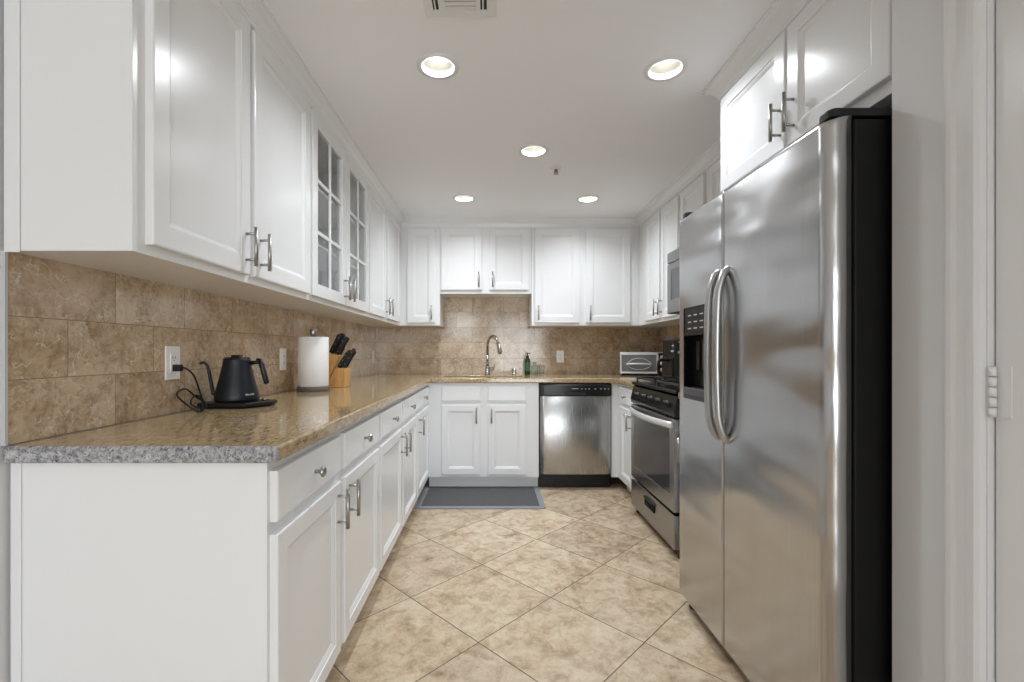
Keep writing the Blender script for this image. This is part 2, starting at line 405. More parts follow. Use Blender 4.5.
mb = MB(); mb.cells([-3.1, W1[0], W1[1], W2[0], W2[1], 3.1], [0, W2[2], W1[2], W2[3], W1[3], CEIL],
    lambda u, v: not ((W1[0] < u < W1[1] and W1[2] < v < W1[3]) or (W2[0] < u < W2[1] and W2[2] < v < W2[3])), -5.6, -5.5, 'xz')
struct('wall_rear', mb, WALLP)
def window(name, w, cols, rows, fr=.05, blind=False):
    x0, x1, z0, z1 = w; mb = MB()
    mb.cells([x0, x0+fr, x1-fr, x1], [z0, z0+fr, z1-fr, z1], lambda u, v: not (x0+fr < u < x1-fr and z0+fr < v < z1-fr), -5.59, -5.51, 'xz')
    for i in range(1, cols):
        x = x0+fr+(x1-x0-2*fr)*i/cols; mb.box(x-.014, x+.014, -5.565, -5.535, z0+fr, z1-fr)
    for j in range(1, rows):
        z = z0+fr+(z1-z0-2*fr)*j/rows; mb.box(x0+fr, x1-fr, -5.567, -5.533, z-.012, z+.012)
    o = struct(name, mb, TRIMP)
    struct('pane', MB().box(x0+fr, x1-fr, -5.552, -5.548, z0+fr, z1-fr), GLASS, o)
window('window_1', W1, 2, 3); window('window_2', W2, 2, 1, .07)  # the second window is unseen, added as an opening for the fill lamp

# backsplash: tiles fixed to the walls
struct('backsplash', MB().box(LW-.008, LW, FRONT+.006, BW, CT, UB+.01), TILE_Y, wl, label='brown marble tile backsplash')
mb = MB(); XA, XB = -.4706, .358
mb.cells([LW, XA-.01, XB+.01, RW], [CT, UB+.01, 1.68], lambda u, v: v < UB+.01 or XA-.01 < u < XB+.01, BW, BW+.008, 'xz')
struct('backsplash', mb, TILE_X, wb, label='brown marble tile backsplash')
struct('backsplash', MB().box(RW, RW+.008, 2.06, BW, CT, UB+.05), TILE_Y, wr, label='brown marble tile backsplash')
struct('edge_strip', MB().box(LW-.0085, LW+.002, FRONT-.001, FRONT+.006, CT, UB), mat('pale_stone_edge', (.55, .56, .58), .4), wl, label='pale stone strip ending the tiles')

# door casing, door and hinges on the right
prof = [(0, 0), (0, .010), (.010, .016), (.022, .017), (.029, .012), (.048, .012), (.055, .019), (.071, .021), (.079, .017), (.079, 0)]
w_ = .079
cs = struct('trim_1', MB().loft([[(NX-d, DY0-(w_-u), 0) for u, d in prof], [(NX-d, DY0-(w_-u), DZ+(w_-u)) for u, d in prof],
     [(NX-d, DY1+(w_-u), DZ+(w_-u)) for u, d in prof], [(NX-d, DY1+(w_-u), 0) for u, d in prof]]), TRIMP); cs['label'] = 'white moulded door casing'
d1 = struct('door_1', MB().box(NX+.008, NX+.043, DY0+.004, DY1-.006, .008, DZ-.004), TRIMP, bevel=.002)
struct('jamb', MB().box(NX-.004, NX+.07, DY1-.003, DY1+.001, 0, DZ), TRIMP, d1)
struct('jamb', MB().box(NX+.044, NX+.056, DY1-.018, DY1-.003, 0, DZ), TRIMP, d1)
for hz in (.22, 1.058, 1.90):
    mb = MB(); q = .100/5
    for k in range(5): mb.lathe([(.0062, 0), (.0062, q-.0016)], (NX-.001, DY1-.009, hz-.050+k*q), n=14)
    mb.box(NX+.0052, NX+.0082, DY1-.036, DY1-.006, hz-.050, hz+.050)
    struct('hinge', mb, TRIMP, d1, label='white painted hinge')

# crown moulding round the cabinets
def sweep(path, prof, closed=False):
    mb = MB(); rings = []; n = len(path)
    for i, p in enumerate(path):
        p = Vector(p); d0 = (p-Vector(path[i-1])).normalized() if i else None; d1_ = (Vector(path[i+1])-p).normalized() if i < n-1 else None
        d0 = d0 or d1_; d1_ = d1_ or d0
        n0 = Vector((d0.y, -d0.x)); n1 = Vector((d1_.y, -d1_.x)); m_ = (n0+n1).normalized(); m_ = m_/max(.2, m_.dot(n0))
        rings.append([(p.x+m_.x*o_, p.y+m_.y*o_, z) for o_, z in prof])
    mb.loft(rings); return mb
CR = [(0, 2.262), (.006, 2.262), (.008, 2.272), (.013, 2.276), (.016, 2.288), (.030, 2.302), (.046, 2.312), (.050, 2.319), (.057, 2.321), (.057, 2.3345), (0, 2.3345)]
cm = struct('trim_2', sweep([(-1.13, 1.050), (-.836, 1.050), (-.836, 4.10), (1.33, 4.10), (1.33, 2.032), (1.025, 2.032), (1.025, 1.124)], CR), WHITE)
cm['label'] = 'white crown moulding above the wall cabinets'

# ------------------------------------------------------------------ cabinets
def panel_front(mb, x0, x1, z0, z1, t_=.02, rail=.055, kind='door'):
    """front lying on the plane y=0, facing -y"""
    def R(i, y): return [(x0+i, y, z0+i), (x1-i, y, z0+i), (x1-i, y, z1-i), (x0+i, y, z1-i)]
    if kind == 'slab':
        return mb.loft([R(0, 0), R(0, -t_+.004), R(.002, -t_+.001), R(.006, -t_)])
    return mb.loft([R(0, 0), R(0, -t_+.004), R(.0015, -t_+.001), R(.005, -t_), R(rail, -t_), R(rail+.001, -t_+.004), R(rail+.006, -t_+.0045), R(rail+.016, -t_+.0095), R(rail+.018, -t_+.0115)])
def bar_handle(parent, x, z0, z1, y=-.02):
    mb = MB(); mb.cyl((x, y-.033, z0), (x, y-.033, z1), .0062, n=14)
    for z in (z0+.022, z1-.022): mb.cyl((x, y+.001, z), (x, y-.033, z), .0046, n=10)
    obj('handle', mb, NICKEL, parent, label='satin nickel bar handle')
def knob(parent, x, z, y=-.02):
    mb = MB(); mb.lathe([(.006, -.001), (.0055, .010), (.008, .016), (.0155, .020), (.0165, .024), (.013, .029), (.004, .031)], (x, y, z), '-y', 20)
    obj('knob', mb, NICKEL, parent, label='round satin nickel knob')
def glass_door(parent, x0, x1, z0, z1, hx, t_=.02):
    r = .06; mb = MB()
    mb.cells([x0, x0+r, x1-r, x1], [z0, z0+r, z1-r, z1], lambda u, v: not (x0+r < u < x1-r and z0+r < v < z1-r), -t_, 0, 'xz')
    xm = (x0+x1)/2; mb.box(xm-.009, xm+.009, -t_+.002, -.008, z0+r, z1-r)
    for k in (1, 2):
        z = z0+r+(z1-z0-2*r)*k/3
        mb.box(x0+r, xm-.009, -t_+.0022, -.0082, z-.009, z+.009); mb.box(xm+.009, x1-r, -t_+.0022, -.0082, z-.009, z+.009)
    o = obj('door', mb, WHITE, parent, bevel=.0025, label='white door with six glass panes')
    obj('glass', MB().box(x0+r, x1-r, -.0065, -.0035, z0+r, z1-r), GLASS, o)
    bar_handle(o, hx, 1.42, 1.55)
def wall_cabinet(label, loc, rz, w, d, z0, z1, doors, name='wall_cabinet', glass=False, hz=(1.42, 1.55), group=None, end_strip=False):
    r = thing(name, label, 'cabinet', loc, rz, group); e = .0004
    if glass:
        mb = MB(); q = .018; x0, x1 = e, w-e
        mb.box(x0, x0+q, .02, d, z0, z1).box(x1-q, x1, .02, d, z0, z1).box(x0+q, x1-q, .02, d-.008, z0, z0+q).box(x0+q, x1-q, .02, d-.008, z1-q, z1).box(x0+q, x1-q, d-.008, d, z0, z1)
        obj('carcass', mb, WHITE, r)
        mb = MB(); a0, a1 = doors[0][0]+.03, doors[0][1]-.03; b0, b1 = doors[1][0]+.03, doors[1][1]-.03
        mb.cells([x0, a0, a1, b0, b1, x1], [z0, z0+.05, 2.20, z1], lambda u, v: not ((a0 < u < a1 or b0 < u < b1) and z0+.05 < v < 2.20), 0, .02, 'xz')
        obj('face_frame', mb, WHITE, r, bevel=.001)
        for zs in (1.66, 1.94):
            obj('shelf', MB().box(x0+q, x1-q, .03, d-.01, zs, zs+.016), WHITE, r)
        for a, b, c, dd, hx in doors: glass_door(r, a, b, c, dd, hx)
        return r
    mb = MB(); mb.box(e, w-e, 0, d, z0, z1)
    obj('carcass', mb, WHITE, r, bevel=.0015)
    for a, b, c, dd, hx in doors:
        m_ = MB(); panel_front(m_, a, b, c, dd); o = obj('door', m_, WHITE, r)
        if hx is not None: bar_handle(o, hx, *hz)
    return r
DT, DBZ = 2.245, 1.395
# left run (faces +x); local x runs with world y
def L(y): return (-.836, y, 0)
ua = wall_cabinet('white two-door wall cabinet nearest the camera above the kettle', L(1.052), PI/2, .999, .294, UB, 2.33,
    [(.040, .482, DBZ, DT, .452), (.508, .990, DBZ, DT, .544)])
obj('end_strip', MB().box(-.0045, 0, .258, .294, UB-.004, 2.255), WHITE, ua, bevel=.002)
wall_cabinet('white wall cabinet with two six-pane glass doors', L(2.052), PI/2, .964, .294, UB, 2.33,
    [(.014, .480, DBZ, DT, .450), (.498, .953, DBZ, DT, .530)], glass=True)
wall_cabinet('white two-door wall cabinet in left corner beyond the glass doors', L(3.017), PI/2, 4.419-3.017, .294, UB, 2.33,
    [(.012, .490, DBZ, DT, .460), (.538, 1.030, DBZ, DT, .572)])
# back run (faces -y)
def B(x): return (x, 4.10, 0)
wall_cabinet('narrow white single-door wall cabinet left of the sink opening', B(-.8355), 0, XA+.8355, .32, UB, 2.33,
    [(.071, .324, DBZ, DT, .294)])
wall_cabinet('short white two-door wall cabinet above the kitchen faucet', B(XA+.0005), 0, XB-XA-.001, .32, 1.66, 2.33,
    [(.011, .379, 1.692, DT, .349), (.445, .800, 1.692, DT, .475)], hz=(1.715, 1.852))
wall_cabinet('wide white two-door wall cabinet above dishwasher and toaster oven', B(XB+.0005), 0, 1.3295-XB, .32, UB, 2.33,
    [(.027, .429, DBZ, DT, .060), (.489, .890, DBZ, DT, .523)])
# right run (faces -x); local x runs against world y
def R_(y): return (1.33, y, 0)
wall_cabinet('white two-door wall cabinet in right corner beside the microwave', R_(4.419), -PI/2, 4.419-3.181, .31, UB, 2.33,
    [(.530, .866, DBZ, DT, .836), (.899, 1.216, DBZ, DT, .929)])
wall_cabinet('short white wall cabinet above the microwave', R_(3.1805), -PI/2, 3.1805-2.034, .31, 1.825, 2.33,
    [(.024, .370, 1.85, DT, .340), (.433, .730, 1.85, DT, .463), (.76, 1.10, 1.85, DT, None)], hz=(1.86, 1.98))
wall_cabinet('white two-door cabinet above the refrigerator', (1.025, 2.032, 0), -PI/2, 2.032-1.126, .614, 1.80, 2.33,
    [(.036, .473, 1.835, DT, .450), (.486, .888, 1.835, DT, .522)], hz=(1.87, 2.0))

def base_cabinet(label, loc, rz, w, d, fronts, z1=CT-.040, hollow=False, toe=.075, toe_to=None, name='base_cabinet', kick=True):
    r = thing(name, label, 'cabinet', loc, rz); e = .0004
    mb = MB()
    if hollow:
        q = .018
        mb.box(e, e+q, .02, d, .1, z1).box(w-e-q, w-e, .02, d, .1, z1).box(e+q, w-e-q, .02, d, .1, .118).box(e+q, w-e-q, d-.008, d, .118, z1).box(e, w-e, 0, .02, .1, z1)
    else: mb.box(e, w-e, 0, d, .1, z1)
    obj('carcass', mb, WHITE, r, bevel=.0015)
    if kick: obj('toe_kick', MB().box(e, (toe_to or w-e), toe, toe+.02, .0, .1), WHITE, r)
    for f in fronts:
        k, a, b, c, dd = f[:5]; m_ = MB()
        if k == 'door':
            panel_front(m_, a, b, c, dd, rail=.05); o = obj('door', m_, WHITE, r); bar_handle(o, f[5], .55, .68)
        else:
            panel_front(m_, a, b, c, dd, kind='slab'); o = obj('drawer' if k == 'drawer' else 'false_front', m_, WHITE, r)
            if k == 'drawer': knob(o, (a+b)/2, (c+dd)/2)
    return r
FX = -.53
def BL(y): return (FX, y, 0)
D0, D1, F0, F1 = .125, .70, .73, .852
ba = base_cabinet('white base cabinet at the near end of left run, below the kettle', BL(1.070), PI/2, 2.072-1.070, .60,
    [('drawer', .010, .464, F0, F1), ('drawer', .504, .986, F0, F1), ('door', .010, .464, D0, D1, .431), ('door', .504, .986, D0, D1, .551)])
# near end panel reaches the floor, with a scribe strip at the wall
obj('end_panel', MB().box(-.003, 0, .0, .60, .0, CT-.041), WHITE, ba)
obj('end_strip', MB().box(-.008, -.003, .576, .60, 0, CT-.041), WHITE, ba, bevel=.002)
base_cabinet('white base cabinet in middle of left run, below the paper towels', BL(2.072), PI/2, 3.112-2.072, .60,
    [('drawer', .014, .508, F0, F1), ('drawer', .545, 1.022, F0, F1), ('door', .014, .508, D0, D1, .470), ('door', .545, 1.022, D0, D1, .585)])
base_cabinet('white single-door base cabinet at the far left corner', BL(3.112), PI/2, 4.419-3.112, .60,
    [('drawer', .016, .56, F0, F1), ('door', .016, .56, D0, D1, .060)], toe_to=.628+.06)
base_cabinet('white sink base cabinet with two doors under the faucet', (FX+.0005, 3.74, 0), 0, .387-FX-.001, .68,
    [('false', .116, .432, F0, F1), ('false', .496, .810, F0, F1), ('door', .116, .432, D0, D1, .402), ('door', .496, .810, D0, D1, .526)], hollow=True, toe=.07)
base_cabinet('white base cabinet between dishwasher and range', (1.04, 4.419, 0), -PI/2, 4.419-3.245, .60,
    [('drawer', .80, 1.125, F0, F1), ('door', .80, 1.125, D0, D1, 1.085)], kick=False)
obj('toe_kick', MB().box(.68, 1.1735, .075, .095, 0, .1), WHITE, [o for o in COL.objects if o.get('label') == 'white base cabinet between dishwasher and range'][0])
# filler panel beside dishwasher
obj('filler', MB().box(.987, 1.04, 3.741, 3.76, .10, CT-.040), WHITE, [o for o in COL.objects if o.get('label') == 'white base cabinet between dishwasher and range'][0], world=True)
base_cabinet('narrow white base cabinet between refrigerator and range', (1.04, 2.458, 0), -PI/2, .40, .60,
    [('drawer', .02, .38, F0, F1), ('door', .02, .38, D0, D1, .06)])

# ------------------------------------------------------------------ worktops
SX0, SX1, SY0, SY1 = -.43, .27, 3.83, 4.20
mb = MB(); CX = -.495
def inct(u, v):
    if u < CX: return True
    if v > 3.712 and not (SX0 < u < SX1 and SY0 < v < SY1): return True
    return u > 1.008 and v > 3.246
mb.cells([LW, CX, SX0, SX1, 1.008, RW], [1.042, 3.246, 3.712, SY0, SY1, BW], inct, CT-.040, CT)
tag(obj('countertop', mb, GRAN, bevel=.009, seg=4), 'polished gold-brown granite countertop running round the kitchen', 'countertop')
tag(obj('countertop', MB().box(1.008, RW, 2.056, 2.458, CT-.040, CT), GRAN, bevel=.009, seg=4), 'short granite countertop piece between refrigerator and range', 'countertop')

# undermount sink
sk = thing('sink', 'steel undermount sink sunk in the countertop behind the faucet front', 'sink', ((SX0+SX1)/2, 4.015, .70))
sk['label'] = 'steel undermount sink set into the countertop below the faucet'
mb = MB(); a, b, c, d = SX0-.012, SX1+.012, SY0-.012, SY1+.012
def rr(x0, x1, y0, y1, r, z):
    return [(cx+r*math.cos(math.radians(a0+90*k/5)), cy+r*math.sin(math.radians(a0+90*k/5)), z)
            for cx, cy, a0 in ((x1-r, y1-r, 0), (x0+r, y1-r, 90), (x0+r, y0+r, 180), (x1-r, y0+r, 270)) for k in range(6)]
mb.loft([rr(a-.015, b+.015, c-.015, d+.015, .03, CT-.0415), rr(a+.004, b-.004, c+.004, d-.004, .03, CT-.0415), rr(a+.01, b-.01, c+.01, d-.01, .03, .72), rr(a+.04, b-.04, c+.04, d-.04, .03, .70)], False, True)
obj('basin', mb, SINKM, sk, world=True, smooth=False)
obj('drain', MB().lathe([(.045, 0), (.045, .003), (.03, .002), (.028, .0005)], (-.08, 4.05, .7005)), CHROME, sk, world=True)

# faucet
fa = thing('faucet', 'tall gooseneck pull-down kitchen faucet behind the sink', 'faucet', (-.043, 4.30, CT))
obj('base', MB().lathe([(.027, .0003), (.027, .006), (.022, .010), (.0205, .075), (.018, .082)]), CHROME, fa)
sx, sy = .105, -.13
arc = [(0, 0, .08), (0, 0, .26)]
for k in range(0, 11):
    a = PI*k/10*.92; q = .5*(1-math.cos(a)); arc.append((sx*q*1.0, sy*q*1.0, .26+.105*math.sin(a)))
obj('spout', MB().tube(arc, .0125, 14), CHROME, fa)
e0 = Vector(arc[-1]); dr = (e0-Vector(arc[-2])).normalized()
obj('spray_head', MB().tube([e0-dr*.004, e0+dr*.02, e0+dr*.075, e0+dr*.085], [.0135, .0165, .0205, .017], 16), CHROME, fa)
obj('nozzle', MB().tube([e0+dr*.0852, e0+dr*.091], [.016, .0155], 16), BLACKPL, fa)
mb = MB(); mb.cyl((.018, 0, .055), (.060, -.004, .055), .016, .016); mb.tube([(.055, -.002, .055), (.064, -.003, .075), (.068, -.004, .10)], [.008, .006, .005], 10)
obj('lever', mb, CHROME, fa)
tag(obj('air_gap_cap', MB().lathe([(.019, .0003), (.019, .004), (.0165, .006), (.0165, .045), (.0145, .052), (.008, .055)], (.21, 4.30, CT)), CHROME), 'short chrome air gap cap between the faucet and green soap bottle', 'air gap')
# soap bottle
sb = thing('soap_bottle', 'dark green pump soap bottle beside the sink', 'bottle', (.337, 4.29, CT))
obj('bottle_body', MB().lathe([(.024, .0003), (.0265, .004), (.0265, .125), (.024, .142), (.013, .156), (.012, .165)]), GREENB, sb)
obj('bottle_label', MB().lathe([(.0268, .035), (.0268, .115)], cap0=False, cap1=False), LABELM, sb)
mb = MB(); mb.lathe([(.0135, .160), (.0135, .178), (.005, .180), (.005, .198), (.010, .200), (.010, .207), (.004, .209)], n=18); mb.tube([(0, 0, .2035), (.018, -.012, .2035), (.026, -.017, .199)], .004, 8)
obj('pump', mb, BLACKPL, sb)
gj = thing('glass_jug', 'small pale green glass jug beside the soap bottle', 'jug', (.405, 4.30, CT))
obj('jug_body', MB().lathe([(.028, .0003), (.034, .006), (.036, .05), (.030, .078), (.016, .095), (.015, .118), (.0175, .122), (.013, .12), (.0125, .095), (.027, .076), (.033, .05), (.031, .008), (.002, .006)], n=28), GREENG, gj)
obj('jug_handle', MB().tube(spline([(-.014, -.002, .112), (-.034, -.004, .108), (-.046, -.005, .09), (-.034, -.004, .068)], 5), .0035, 8), GREENG, gj)
tag(obj('drinking_glass', MB().lathe([(.021, .0003), (.0235, .003), (.0265, .085), (.0275, .088), (.025, .086), (.0215, .006), (.002, .005)], (.472, 4.29, CT), n=28), GREENG), 'small pale green drinking glass right of the glass jug', 'glass')

# ------------------------------------------------------------------ dishwasher
dw = thing('dishwasher', 'stainless dishwasher with black control strip in the back run', 'dishwasher', (.687, 3.74, 0))
obj('tub', MB().box(.391, .983, 3.745, 4.35, .115, .872), BLACKPL, dw, world=True)
# bowed steel door
mb = MB(); rings = []
N = 16
for z, ins in ((.128, .004), (.132, 0), (.768, 0), (.772, .004)):
    rings.append([(.394+(.98-.394)*k/N, 3.722-.012*math.sin(PI*k/N)**.6+ins, z) for k in range(N+1)] + [(.98, 3.744, z), (.394, 3.744, z)])
mb.loft(rings); o = obj('door_panel', mb, STEEL_D, dw, world=True); 
for p in o.data.polygons: p.use_smooth = len(p.vertices) == 4 and abs(p.normal.y) > .7
mb = MB(); rings = []
for z, ins in ((.776, .003), (.781, 0), (.858, 0), (.868, .008)):
    rings.append([(.391+(.983-.391)*k/N, 3.716-.012*math.sin(PI*k/N)**.6+ins, z) for k in range(N+1)] + [(.983, 3.744, z), (.391, 3.744, z)])
mb.loft(rings); cp = obj('control_panel', mb, BLACK, dw, world=True, label='black control panel')
obj('pull_recess', MB().box(.60, .77, 3.7015, 3.7035, .782, .800), DARK, cp, world=True)
for k, (x, w_) in enumerate(((.735, .012), (.765, .010), (.795, .012), (.845, .014), (.890, .012), (.925, .014), (.955, .006))):
    obj('button', MB().box(x-w_/2, x+w_/2, 3.7035+.0012*k*.5-.0015, 3.711, .828, .834), PRINT, cp, world=True)
mb = MB(); 
for k in range(7): mb.box(.652+k*.0082, .6575+k*.0082, 3.7015, 3.71, .830, .836)
obj('badge', mb, PRINT, cp, world=True)
obj('kick_plate', MB().box(.391, .983, 3.79, 3.81, .003, .114), BLACKPL, dw, world=True)

# ------------------------------------------------------------------ range
RX = .992; RY0, RY1 = 2.462, 3.240
rg = thing('range', 'stainless gas range with black knobs on the right', 'range', (1.3, 2.86, 0))
obj('body', MB().box(RX+.045, 1.625, RY0, RY1, .05, .905), BLACK, rg, .003, world=True, label='black enamel body')
# control panel, leaning back
mb = MB(); mb.prism([(RX+.044, .772), (RX+.004, .776), (RX-.002, .80), (RX+.018, .89), (RX+.044, .905)], 'y', RY0, RY1)
rc = obj('control_panel', mb, BLACK, rg, .003, world=True)
for k in range(5):
    y = RY0+.12+k*.128
    m_ = MB(); m_.lathe([(.024, 0), (.022, .006), (.0185, .008), (.017, .030), (.014, .033)], (0, 0, 0), '-x', 18); m_.box(-.038, -.028, -.0035, .0035, -.016, .017)
    m_.bm.transform(Matrix.Translation((RX+.008, y, .838)) @ Matrix.Rotation(.19, 4, 'Y'))
    obj('knob', m_, BLACKPL, rc, world=True)
    m_ = MB(); m_.lathe([(.027, -.001), (.027, .0016)], (0, 0, 0), '-x', 22); m_.bm.transform(Matrix.Translation((RX+.0075, y, .838)) @ Matrix.Rotation(.19, 4, 'Y'))
    obj('knob_ring', m_, BLACKPL, rc, world=True)
# oven door with window and bowed handle
mb = MB(); mb.cells([RY0+.008, RY0+.075, RY1-.075, RY1-.008], [.255, .34, .705, .765], lambda u, v: not (RY0+.075 < u < RY1-.075 and .34 < v < .705), RX, RX+.040, 'yz')
od = obj('oven_door', mb, STEEL_O, rg, .004, world=True)
obj('window', MB().box(RX+.003, RX+.012, RY0+.072, RY1-.072, .337, .708), OVGLASS, od, world=True, label='dark oven glass')
# handle: broad curved bar
rings = []
for k in range(21):
    u = k/20; y = RY0+.02+(RY1-RY0-.04)*u; bow = math.sin(PI*u); x = RX-.006-.045*bow**.7; zc = .733-.002*bow
    rings.append([(x, y, zc-.020), (x-.006, y, zc-.015), (x-.008, y, zc+.004), (x-.004, y, zc+.018), (x+.005, y, zc+.017), (x+.006, y, zc-.014)])
obj('handle', MB().loft(rings, smooth=True), mat('bright_handle', (.78, .78, .77), .4, .6), od, world=True)
for y in (RY0+.024, RY1-.024): pass
# drawer
mb = MB(); mb.cells([RY0+.008, RY0+.30, RY1-.30, RY1-.008], [.052, .150, .195, .238], lambda u, v: not (RY0+.30 < u < RY1-.30 and .15 < v < .195), RX+.002, RX+.040, 'yz')
rd = obj('drawer', mb, STEEL_O, rg, .004, world=True)
obj('recess', MB().box(RX+.018, RX+.044, RY0+.298, RY1-.298, .148, .197), DARK, rd, world=True)
mb = MB(); mb.tube(spline([(RX+.003, RY0+.296, .196), (RX-.008, RY0+.31, .1975), (RX-.010, 2.862, .1985), (RX-.008, RY1-.31, .1975), (RX+.003, RY1-.296, .196)], 6), .006, 8)
mb.tube([(RX+.001, RY0+.30, .197), (RX-.001, RY0+.31, .150), (RX-.001, RY1-.31, .150), (RX+.001, RY1-.30, .197)], .0045, 8)
obj('drawer_pull', mb, BLACKPL, rd, world=True)
for y in (RY0+.03, RY1-.03):
    for x in (RX+.05, 1.58): obj('foot', MB().lathe([(.018, 0), (.018, .012), (.010, .014), (.010, .055)], (x, y, 0), n=14), BLACKPL, rg, world=True)
mb = MB(); mb.box(RX+.006, 1.625, RY0, RY1, .9055, .924); obj('cooktop', mb, BLACK, rg, .004, world=True)
for yc in (RY0+.19, RY1-.19):
    for xc in (1.17, 1.45):
        obj('burner', MB().lathe([(.05, .0243), (.05, .030), (.036, .032), (.034, .040), (.006, .042)], (xc, yc, .90), n=22), GRATE, rg, world=True)
for ya, yb in ((RY0+.02, RY0+.365), (RY1-.365, RY1-.02)):
    mb = MB(); z = .952; h = .0055
    for y in (ya, yb): mb.box(1.03, 1.60, y-h, y+h, z-h*1.2, z+h)
    for x in (1.03, 1.315, 1.60): mb.box(x-h, x+h, ya+h, yb-h, z-h*1.2, z+h)
    ym = (ya+yb)/2
    for xc in (1.17, 1.46):
        mb.box(xc-.12, xc-.035, ym-h, ym+h, z-h, z+h); mb.box(xc+.035, xc+.12, ym-h, ym+h, z-h, z+h)
        mb.box(xc-h, xc+h, ya+.01, ym-.035, z-h, z+h); mb.box(xc-h, xc+h, ym+.035, yb-.01, z-h, z+h)
    for x in (1.035, 1.595):
        for y in (ya, yb): mb.box(x-h, x+h, y-h, y+h, .9245, z)
    obj('grate', mb, GRATE, rg, world=True)

# microwave
mw = thing('microwave', 'silver over-the-range microwave below the short cabinet', 'microwave', (1.43, 2.86, 1.398))
MX = 1.228; MY0, MY1 = 2.44, 3.178
obj('body', MB().box(MX+.03, 1.625, MY0, MY1, 1.402, 1.824), BLACKPL, mw, .003, world=True)
mb = MB(); mb.cells([MY0+.21, MY0+.27, MY1-.07, MY1-.002], [1.402, 1.49, 1.69, 1.742], lambda u, v: not (MY0+.27 < u < MY1-.07 and 1.49 < v < 1.69), MX, MX+.03, 'yz')
md = obj('door', mb, STEEL_M, mw, .004, world=True)
obj('window', MB().box(MX+.004, MX+.012, MY0+.268, MY1-.068, 1.488, 1.692), mat('microwave_window', (.10, .10, .105), .25), md, world=True)
obj('handle', MB().tube([(MX+.002, MY0+.235, 1.49), (MX-.03, MY0+.235, 1.50), (MX-.03, MY0+.235, 1.69), (MX+.002, MY0+.235, 1.70)], .008, 10), NICKEL, md, world=True)
mc = obj('control_panel', MB().box(MX, MX+.03, MY0, MY0+.206, 1.402, 1.742), STEEL_M, mw, .004, world=True)
obj('keypad', MB().box(MX-.001, MX+.003, MY0+.03, MY0+.176, 1.46, 1.73), BLACK, mc, world=True)
obj('vent_panel', MB().box(MX, MX+.03, MY0, MY1-.002, 1.747, 1.822), STEEL_M, mw, .004, world=True)
mb = MB(); mb.box(MX+.004, 1.6, MY0+.01, MY1-.01, 1.398, 1.4018); obj('underside', mb, DARK, mw, world=True)

# ------------------------------------------------------------------ refrigerator
fg = thing('refrigerator', 'stainless side-by-side refrigerator with black sides and curved handles', 'refrigerator', (1.22, 1.60, 0))
FY0, FYS, FY1 = 1.135, 1.648, 2.048; FXF, FXB = .840, .900
obj('case', MB().rbox(.912, 1.61, FY0+.006, FY1-.004, .035, 1.722, .006, 3), BLACKTEX, fg, world=True, label='black textured case')
obj('gasket', MB().box(FXB+.0005, .9115, FY0+.014, FY1-.012, .07, 1.715), RUBBER, fg, world=True)
def fridge_door(name, y0, y1, z0, z1, r0, r1, hole=None):
    """r0, r1: rounding of the front corners at y0 and y1"""
    pts = [(FXB, y0)]                                   # (x, y)
    for k in range(9): a = PI/2*k/8; pts.append((FXF+r0*(1-math.sin(a)), y0+r0*(1-math.cos(a))))
    cuts = sorted(hole[:2]) if hole else []
    segs = [y0+r0] + cuts + [y1-r1]
    for a, b in zip(segs, segs[1:]):
        for k in range(1, 5): pts.append((FXF, a+(b-a)*k/4))
    for k in range(1, 9): a = PI/2*(1-k/8); pts.append((FXF+r1*(1-math.sin(a)), y1-r1*(1-math.cos(a))))
    pts.append((FXB, y1))
    zz = [(z0, .006), (z0+.003, .002), (z0+.008, 0)]
    if hole: zz += [(hole[2], 0), (hole[3], 0)]
    zz += [(z1-.020, 0)] + [(z1-.020+.020*math.sin(PI/2*k/6), .020*(1-math.cos(PI/2*k/6))) for k in range(1, 7)]
    bm = bmesh.new(); rows = []
    for z, ins in zz: rows.append([bm.verts.new((min(FXB, x+ins) if x < FXB-1e-6 else x, y, z)) for x, y in pts])
    for ra, rb, (za, _), (zb, _) in zip(rows, rows[1:], zz, zz[1:]):
        for i in range(len(pts)-1):
            ym = (pts[i][1]+pts[i+1][1])/2
            if hole and hole[0] < ym < hole[1] and abs(za-hole[2]) < 1e-6 and pts[i][0] <= FXF+1e-6: continue
            f = bm.faces.new((ra[i], ra[i+1], rb[i+1], rb[i])); f.smooth = True
        bm.faces.new((ra[-1], ra[0], rb[0], rb[-1]))
    bm.faces.new(rows[0]); bm.faces.new(list(reversed(rows[-1])))
    return obj(name, bm, STEEL_F, fg, world=True)
HY0, HY1, HZ0, HZ1 = 1.775, 1.985, .935, 1.325
zdoor = fridge_door('freezer_door', FYS+.004, FY1, .058, 1.728, .008, .024, (HY0, HY1, HZ0, HZ1))
fdoor = fridge_door('refrigerator_door', FY0, FYS-.004, .058, 1.728, .034, .008)
def curved_bar(y, parent):
    pts = spline([(FXF+.004, y, 1.432), (FXF-.012, y, 1.418), (FXF-.028, y, 1.375), (FXF-.036, y, 1.31), (FXF-.040, y, 1.125), (FXF-.036, y, .94), (FXF-.028, y, .875), (FXF-.012, y, .832), (FXF+.004, y, .818)], 6)
    obj('handle', MB().tube(pts, .0135, 14), mat('handle_steel', (.46, .46, .46), .33, 1), parent, world=True, label='curved steel bar handle')
curved_bar(FYS+.034, zdoor); curved_bar(FYS-.034, fdoor)
